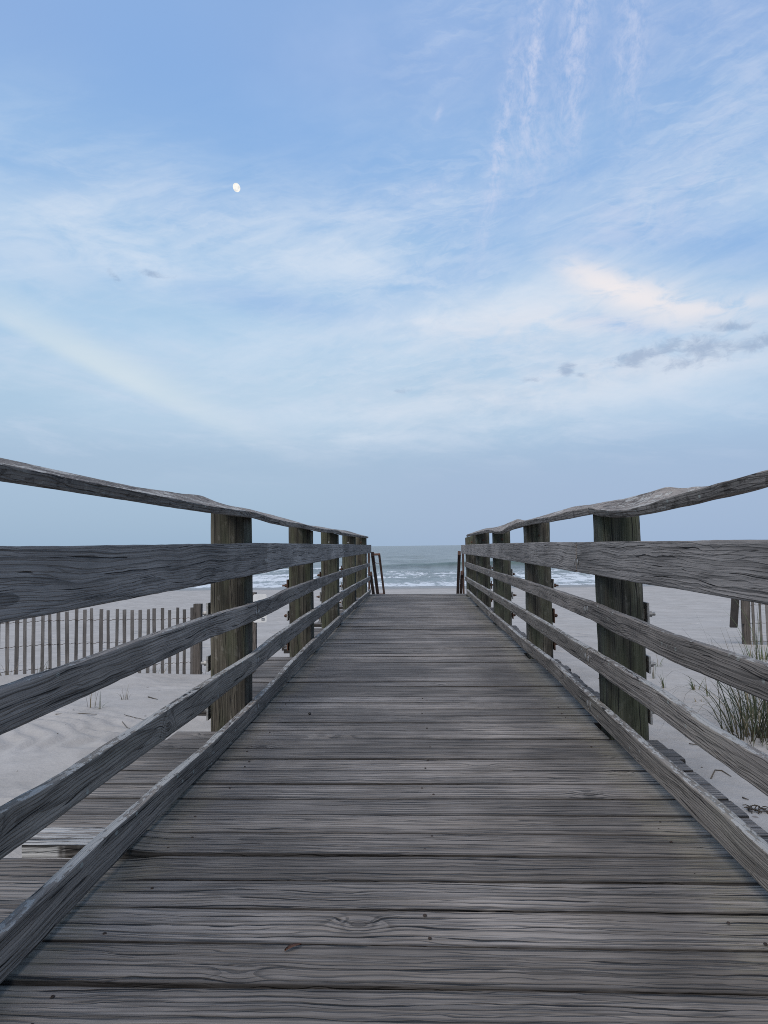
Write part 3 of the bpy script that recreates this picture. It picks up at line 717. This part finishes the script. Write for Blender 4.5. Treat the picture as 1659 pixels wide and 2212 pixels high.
grass('grass_tuft', gp(1423, 1441), 8, .20, .3, 'small grass sprout farthest from the boardwalk railing among the right sand sprouts', 'grass tuft', GA, 'grass', .7, .007, 32, .02)
grass('grass_tuft', gp(1436, 1484), 9, .25, .3, 'upright bright green grass sprout just above the lower right rail', 'grass tuft', GA, 'grass', .5, .010, 33, .018)
grass('grass_tuft', gp(1503, 1488), 11, .24, .3, 'widest green grass sprout in the middle of the right sand patch', 'grass tuft', GA, 'grass', .65, .009, 34, .03)
grass('grass_tuft', gp(1530, 1503), 5, .22, .3, 'thin straight grass sprout between the widest sprout and the big clump', 'grass tuft', GA, 'grass', .3, .007, 35, .012)
grass('seedling', gp(1514, 1518), 9, .07, .3, 'tiny brownish seedling on the sand below the thin straight sprout', 'seedling', GA, 'drygrass', 1.2, .012, 36, .03)
grass('seedling', gp(1462, 1521), 7, .06, .3, 'tiny seedling half hidden by the lower right rail', 'seedling', GA, 'drygrass', 1.2, .012, 37, .03)
grass('dead_grass', gp(1655, 1598), 70, .16, .3, 'brown dead grass at the foot of the big dense clump', 'dead grass', GA, 'drygrass', 1.6, .006, 71, .26, 1.2)
# left side
grass('grass_tuft', gp(196, 1531), 6, .22, .3, 'three dry brown stems standing in the sand left of the boardwalk', 'grass tuft', GA, 'drygrass', .35, .006, 41, .03)
grass('grass_tuft', gp(216, 1531), 4, .23, .3, 'single green bent blade leaning right on the left sand', 'grass tuft', GA, 'grass', .9, .008, 42, .01)
grass('grass_tuft', gp(270, 1511), 12, .17, .3, 'dry tuft of curved stalks on the left sand below the fence', 'grass tuft', GA, 'drygrass', .6, .004, 43, .03)
grass('grass_tuft', gp(206, 1489), 6, .14, .3, 'short green blades in front of the left fence, near its end post', 'grass tuft', GA, 'grass', .8, .006, 44, .04)
for k, (x, y, hh, nn_, lb) in enumerate([(-4.15, 8.85, .32, 14, 'leafy dark grass growing through the middle of the left fence'), (-4.62, 8.55, .30, 10, 'sparse grass at the foot of the left fence near the picture edge'),
                                 (-3.45, 9.2, .30, 9, 'grass growing between the right hand slats of the left fence'), (-2.9, 9.55, .24, 10, 'dry grass around the end post of the left fence'), (-4.9, 8.35, .28, 10, 'grass at the left fence cut off by the picture edge')]):
    grass('grass_tuft', (x, y), nn_, hh, .3, lb, 'grass tuft', GA, 'darkgrass' if k < 3 else 'drygrass', .8, .006, 60+k, .10)
def twig(pts, r, label, group='twigs and stalks lying on the sand', mat='twig', name='twig'):
    P = []
    for a in pts:
        q = at_px(a[0], a[1], -.4); P.append(Vector((q.x, q.y, sand_z(q.x, q.y)+r*1.2)))
    c = P[0].copy(); mb = MB(); mb.tube([q-c for q in P], [r]*(len(P)-1)+[r*.5], 6)
    o = mb.build(name, M[mat], None, True); o.location = c
    return tag(o, label, 'twig', group)
twig([(131, 1472+59), (175, 1530.5), (209, 1531)][:0] or [(120, 1544), (170, 1544), (209, 1544.5)], .004, 'long straight dark stalk lying level on the left sand')
twig([(264, 1558), (275, 1570), (300, 1577), (345, 1580), (377, 1571)], .003, 'curved hooked stalk lying on the left sand')
twig([(312, 1560), (345, 1566), (378, 1567)], .003, 'short pale stalk beside the hooked stalk on the left sand')
twig([(481, 1488), (500, 1492.5), (515, 1497)] and [(480-160, 1530-42+30-11), (497-160+3, 1514)], .006, 'short thick dark stick on the left sand near the end of the fence')
twig([(268, 1545), (290, 1551), (318, 1556)], .0025, 'thin faint stalk on the left sand above the hooked stalk')
twig([(1536, 1684), (1545, 1672), (1560, 1673), (1580, 1683)], .0035, 'thin curled stalk on the sand beside the near right deck edge')
twig([(1489, 1614), (1507, 1618)], .004, 'short stick on the right sand behind the lower rail')
twig([(1604, 1723), (1617, 1727)], .004, 'small broken stick on the sand near the dark seaweed scrap')
q = at_px(1635, 1750, -.4); mb = MB(); wr = random.Random(4)
for k in range(30):
    a = wr.uniform(0, 6.28); c = Vector((wr.uniform(-.05, .05), wr.uniform(-.03, .03), wr.uniform(.0, .015))); d = Vector((math.cos(a), math.sin(a), wr.uniform(-.2, .3)))*wr.uniform(.008, .03)
    mb.tube([c-d, c+Vector((0, 0, .004)), c+d], .0025, 5)
o = mb.build('seaweed_scrap', M['weed'], None, True); o.location = (q.x, q.y, sand_z(q.x, q.y)+.005)
tag(o, 'dark scrap of dried seaweed on the sand near the right edge', 'seaweed')
mb = MB(); wr = random.Random(14)
for k in range(110):
    x = wr.uniform(1.3, 4.2) if k % 3 else -wr.uniform(1.5, 5); y = wr.uniform(2.2, 8); r = wr.uniform(.001, .0035)
    a = wr.uniform(0, 6.28); c = Vector((x, y, sand_z(x, y)+r*.5)); d = Vector((math.cos(a), math.sin(a), 0))*r*wr.uniform(1, 4)
    mb.tube([c-d, c+Vector((0, 0, r*.6)), c+d], [r*.6, r, r*.5], 5)
tag(mb.build('sand_litter', M['weed'], None, True), 'fine dark crumbs of plant litter scattered over the sand', None, None, 'stuff')
# on the deck
def on_deck(px, py, z=.004): 
    d = FW + RX*((px-829.5)/1534.0) + UP*((1106-py)/1534.0); return CAM+d*((z-CAM.z)/d.z)
q = on_deck(633, 2052); V = []; F = []
for k in range(9):
    t = k/8; w = .006*math.sin(math.pi*min(1, t*.95+.03))+.0006; x = (t-.5)*.045; zz = .004+.004*math.sin(t*3.1)
    V += [(x, -w, zz+.003), (x, 0, zz), (x, w, zz+.0035), (x, 0, zz-.0008)]
for k in range(8):
    i = k*4; F += [(i, i+1, i+5, i+4), (i+1, i+2, i+6, i+5), (i+2, i+3, i+7, i+6), (i+3, i, i+4, i+7)]
o = mesh_obj('fallen_leaf', V, F, M['leaf']); o.location = q; o.rotation_euler = (0, 0, R_(38)); tag(o, 'small curled reddish brown leaf lying on the near deck boards', 'leaf')
q = on_deck(669, 1541, .01); bm = bmesh.new(); bmesh.ops.create_icosphere(bm, subdivisions=3, radius=.0085)
for v in bm.verts: v.co *= 1+.12*mnoise.noise(v.co*160); v.co.z *= .8
me = bpy.data.meshes.new('seed_pod'); bm.to_mesh(me); bm.free(); me.materials.append(M['seed']); o = bpy.data.objects.new('seed_pod', me); COL.objects.link(o); o.location = q
tag(o, 'single dark round seed pod on the deck near the left kerb', 'seed pod')

# ------------------------------------------------------------------ moon
az, el = sky_dir(511, 405); dist = 20000.0
bm = bmesh.new(); bmesh.ops.create_uvsphere(bm, u_segments=32, v_segments=20, radius=dist*8.4/1534)
me = bpy.data.meshes.new('moon'); bm.to_mesh(me); bm.free()
me.polygons.foreach_set('use_smooth', [True]*len(me.polygons))
m = bpy.data.materials.new('moonlit_rock'); m.use_nodes = True; m.node_tree.nodes.clear(); g = G(m.node_tree)
out = g.node('ShaderNodeOutputMaterial'); em = g.node('ShaderNodeEmission'); g.L.new(em.outputs[0], out.inputs[0])
mn = g.noise(g.node('ShaderNodeTexCoord').outputs['Generated'], 3.0, 4.0)
g.put(em.inputs[0], g.mix(g.step(mn, .45, .6), (1, .985, .93), (.86, .84, .80))); em.inputs[1].default_value = .98
me.materials.append(m); moon = bpy.data.objects.new('moon', me); COL.objects.link(moon)
moon.location = CAM+Vector((math.sin(az)*math.cos(el), math.cos(az)*math.cos(el), math.sin(el)))*dist
moon.scale = (.80, 1.0, 1.0); moon.rotation_euler = (0, R_(-28), -az)
tag(moon, 'small bright gibbous moon in the blue sky, upper left', 'moon')

# ------------------------------------------------------------------ sky
SUN_EL, SUN_AZ = R_(50), R_(198)          # low sun behind the camera
world = bpy.data.worlds.new('World'); scene.world = world; world.use_nodes = True
world.node_tree.nodes.clear(); g = G(world.node_tree)
out = g.node('ShaderNodeOutputWorld'); bg = g.node('ShaderNodeBackground'); g.L.new(bg.outputs[0], out.inputs[0])
sky = g.node('ShaderNodeTexSky', sky_type='NISHITA', sun_disc=False, sun_elevation=SUN_EL, sun_rotation=SUN_AZ, air_density=1.0, dust_density=1.2, ozone_density=2.0)
STR = .10
dr = g.node('ShaderNodeTexCoord').outputs['Generated']; dx, dy, dz = g.xyz(dr)
az_ = g.m('ARCTAN2', dx, dy); el_ = g.m('ARCSINE', g.m('MAXIMUM', g.m('MINIMUM', dz, 1.0), -1.0))
elp = g.mx(el_, 0.0)
def C(r, g_, b): return tuple((c/255/12.92 if c/255 <= .04045 else ((c/255+.055)/1.055)**2.4)/STR for c in (r, g_, b))
# thin veil: blue high up, pale in the middle, grey lavender near the horizon
def ramp(fac, stops):
    n = g.node('ShaderNodeValToRGB'); g.put(n.inputs[0], fac); e = n.color_ramp.elements
    while len(e) < len(stops): e.new(0.5)
    for q, (p_, c) in zip(e, stops): q.position = p_; q.color = (*c, 1)
    n.color_ramp.interpolation = 'EASE'
    return n.outputs[0]
veil = ramp(g.mul(elp, 1.0), [(0.0, C(158, 185, 212)), (.10, C(168, 192, 217)), (.20, C(176, 204, 228)), (.30, C(174, 207, 236)), (.38, C(163, 200, 236)), (.48, C(151, 190, 234)), (.62, C(146, 181, 230)), (1.0, C(120, 160, 215))])
right = g.step(az_, -.15, .45)
veil = g.mix(g.mul(right, .35), veil, g.mix(.5, veil, C(140, 172, 222)))
base = g.mix(.90, sky.outputs[0], veil)
hz = g.add(dz, .16); cx = g.div(dx, g.mx(hz, .05)); cy = g.div(dy, g.mx(hz, .05))
nA = g.noise(g.vec(g.mul(cx, .9), g.mul(cy, .55), 0.0), 1.0, 6.0, .58, .8)
nB = g.noise(g.vec(g.mul(az_, 2.2), g.mul(el_, 6.0), 4.0), 1.0, 6.0, .6, .5)
nC = g.noise(g.vec(g.mul(az_, 9.0), g.mul(el_, 22.0), 9.0), 1.0, 6.0, .62, .6)
def loc(px, py, ex, ey, ang):            # soft elliptical place in the sky; sizes in radians, ang in degrees
    a0, e0 = sky_dir(px, py); da = g.sub(az_, a0); de = g.sub(el_, e0); c, s = math.cos(R_(ang)), math.sin(R_(ang))
    u = g.add(g.mul(da, c/ex), g.mul(de, s/ex)); v = g.add(g.mul(da, -s/ey), g.mul(de, c/ey))
    return g.m('EXPONENT', g.mul(g.add(g.mul(u, u), g.mul(v, v)), -1.0)), u, v
# high deep-blue openings and pale veils
nS = g.noise(g.vec(g.mul(g.add(az_, g.mul(el_, .9)), 3.0), g.mul(g.sub(el_, g.mul(az_, .28)), 15.0), 7.0), 1.0, 7.0, .64, .5)
nT = g.noise(g.vec(g.mul(az_, 7.0), g.mul(g.add(el_, g.mul(az_, .12)), 30.0), 5.0), 1.0, 6.0, .62, .4)
pale = g.step(nB, .36, .66); openb = g.step(nA, .45, .70)
band = g.mul(g.step(el_, .10, .22), g.step(el_, .56, .36))
col = g.mix(g.mul(g.mul(pale, band), .42), base, C(202, 222, 240))
col = g.mix(g.mul(g.mul(g.step(nS, .42, .66), g.mul(g.step(el_, .62, .40), g.step(el_, .12, .22))), .36), col, C(208, 223, 240))
col = g.mix(g.mul(g.mul(g.step(nT, .45, .68), g.mul(g.step(el_, .40, .26), g.step(el_, .07, .15))), .28), col, C(206, 218, 236))
col = g.mix(g.mul(openb, g.mul(g.step(el_, .26, .42), .45)), col, C(182, 203, 238))
for (x, y, ex, ey, an, am) in ((640, 300, .17, .055, -12, .5), (1180, 380, .20, .06, 5, .4), (1600, 520, .16, .035, -12, .55), (330, 130, .12, .09, 0, .35), (600, 655, .14, .02, -6, .4), (1330, 700, .06, .010, -14, .45), (1010, 580, .10, .03, 10, .35)):
    mk, u, v = loc(x, y, ex, ey, an); col = g.mix(g.mul(mk, am), col, C(132, 174, 226))
nF = g.noise(g.vec(g.add(g.mul(az_, 12.0), g.mul(nB, 4.0)), g.add(g.mul(g.sub(el_, g.mul(az_, .10)), 62.0), g.mul(nB, 9.0)), 2.0), 1.0, 7.0, .64, .2)
for (x, y, ex, ey, an, am) in ((950, 440, .16, .07, 10, .42), (600, 540, .25, .06, 0, .38), (1450, 430, .14, .07, 12, .45), (250, 420, .18, .06, 5, .30), (1050, 640, .22, .05, 0, .40), (1250, 760, .25, .05, 5, .40), (1560, 180, .12, .10, 20, .38), (750, 780, .30, .05, 0, .28), (1000, 60, .12, .06, 30, .30), (1000, 920, .35, .04, 2, .28)):
    mk, u, v = loc(x, y, ex, ey, an); col = g.mix(g.mul(g.mul(mk, g.step(nF, .38, .74)), am*.72), col, C(226, 233, 244))
# pale patches left and centre
for (x, y, ex, ey, an, am) in ((280, 560, .09, .03, -5, .7), (770, 580, .12, .03, -4, .75), (60, 545, .08, .06, 0, .45), (700, 470, .22, .03, 6, .45), (1000, 690, .22, .025, 3, .55), (900, 880, .3, .02, 4, .4), (760, 945, .10, .008, 0, .45), (930, 695, .05, .008, 0, .6), (1150, 640, .12, .02, 8, .4), (180, 470, .16, .03, 8, .35), (1300, 850, .3, .03, 10, .4)):
    mk, u, v = loc(x, y, ex, ey, an); col = g.mix(g.mul(g.mul(mk, g.step(nC, .28, .64)), am*.8), col, C(222, 231, 243))
# the bright streak at lower left
mk, u, v = loc(215, 792, .17, .013, -23)
a0 = g.mul(g.m('EXPONENT', g.mul(g.mul(u, u), -1.0)), g.mul(g.step(v, -1.4, .1), g.step(v, 3.6, .2)))
col = g.mix(g.mul(a0, .62), col, C(216, 228, 234))
# upper-right mares' tails
wv = g.noise(g.vec(g.mul(az_, 6.0), g.mul(el_, 6.0), 2.0), 1.0, 3.0)
fr_ = g.noise(g.vec(g.add(g.mul(az_, 60.0), g.mul(wv, 5.0)), g.add(g.mul(el_, 48.0), g.mul(wv, 4.0)), 1.0), 1.0, 8.0, .72, .2)
fh_ = g.noise(g.vec(g.mul(az_, 16.0), g.add(g.mul(el_, 36.0), g.mul(wv, 4.0)), 3.0), 1.0, 7.0, .66, .7)
for (x, y, ex, ey, an, am) in ((1152, 130, .10, .014, 78, .85), (1088, 270, .12, .014, 77, .65), (1250, 60, .09, .021, 80, .72), (1362, 95, .08, .026, 84, .68), (1158, 320, .05, .022, 82, .5), (1245, 250, .05, .014, 84, .4), (1225, 150, .10, .03, 82, .25), (1075, 340, .04, .008, 80, .5), (1050, 480, .06, .014, 70, .25), (930, 405, .03, .008, 18, .4), (946, 245, .010, .005, 55, .5)):
    mk, u, v = loc(x, y, ex, ey, an); col = g.mix(g.mul(g.mul(mk, g.step(fr_, .32, .74)), am), col, C(206, 214, 238))
for (x, y, ex, ey, an, am) in ((1400, 470, .12, .04, 10, .5), (1560, 270, .10, .035, 12, .42), (1630, 130, .05, .03, 18, .35), (1640, 358, .05, .008, 14, .7), (1500, 388, .03, .007, 8, .5), (1340, 440, .03, .02, 40, .35), (1480, 30, .1, .03, -10, .3)):
    mk, u, v = loc(x, y, ex, ey, an); col = g.mix(g.mul(g.mul(mk, g.step(fh_, .32, .70)), am), col, C(200, 212, 236))
# the warm bright cloud at right
nD = g.noise(g.vec(g.mul(az_, 14.0), g.mul(el_, 34.0), 6.0), 1.0, 6.0, .6, .9)
for (x, y, ex, ey, an, am) in ((1335, 622, .060, .020, -22, .95), (1430, 652, .075, .017, -16, .75), (1262, 590, .04, .016, -28, .6), (1560, 662, .08, .012, 2, .5), (1400, 700, .16, .012, -6, .3), (1150, 700, .20, .035, 4, .35), (1330, 800, .30, .035, 6, .25)):
    mk, u, v = loc(x, y, ex, ey, an); col = g.mix(g.mul(g.mul(mk, g.step(nD, .27, .60)), am), col, C(240, 235, 237))
# lavender haze low in the sky
col = g.mix(g.mul(g.mul(g.step(el_, .16, .06), g.step(az_, -.25, .1)), .5), col, C(164, 182, 212))
# small slate clouds
nE = g.noise(g.vec(g.mul(az_, 45.0), g.mul(el_, 80.0), 1.0), 1.0, 7.0, .66, .4)
dk = None
for (x, y, ex, ey, an, am) in ((1372, 772, .040, .012, 14, 1.0), (1445, 748, .028, .012, 10, .95), (1525, 752, .040, .020, -4, .9), (1640, 740, .05, .013, 8, .9), (1225, 798, .013, .008, 0, 1.0), (1258, 810, .010, .005, 0, .9), (1150, 820, .016, .006, 0, .7), (1570, 705, .035, .008, -6, .75), (248, 600, .012, .006, -40, .75), (330, 591, .026, .005, -5, .7), (870, 845, .016, .005, 0, .5), (1480, 785, .035, .010, 0, .75)):
    mk, u, v = loc(x, y, ex, ey, an); mk = g.mul(mk, am); dk = mk if dk is None else g.mx(dk, mk)
dk = g.step(g.add(dk, g.mul(g.sub(nE, .5), 1.9)), .25, 1.05)
col = g.mix(g.mul(dk, .58), col, C(138, 160, 192))
g.put(bg.inputs[0], col); bg.inputs[1].default_value = STR

sd = bpy.data.lights.new('sun', 'SUN'); sd.energy = 3.4; sd.angle = R_(50); sd.color = (1.0, .93, .86)
so = bpy.data.objects.new('sun', sd); COL.objects.link(so)
sv = Vector((math.sin(SUN_AZ)*math.cos(SUN_EL), math.cos(SUN_AZ)*math.cos(SUN_EL), math.sin(SUN_EL)))
so.rotation_euler = (-sv).to_track_quat('-Z', 'Y').to_euler(); so.location = sv*50

vs = scene.view_settings; vs.view_transform = 'Standard'; vs.look = 'None'; vs.exposure = 0.0; vs.gamma = 1.0; vs.use_curve_mapping = False
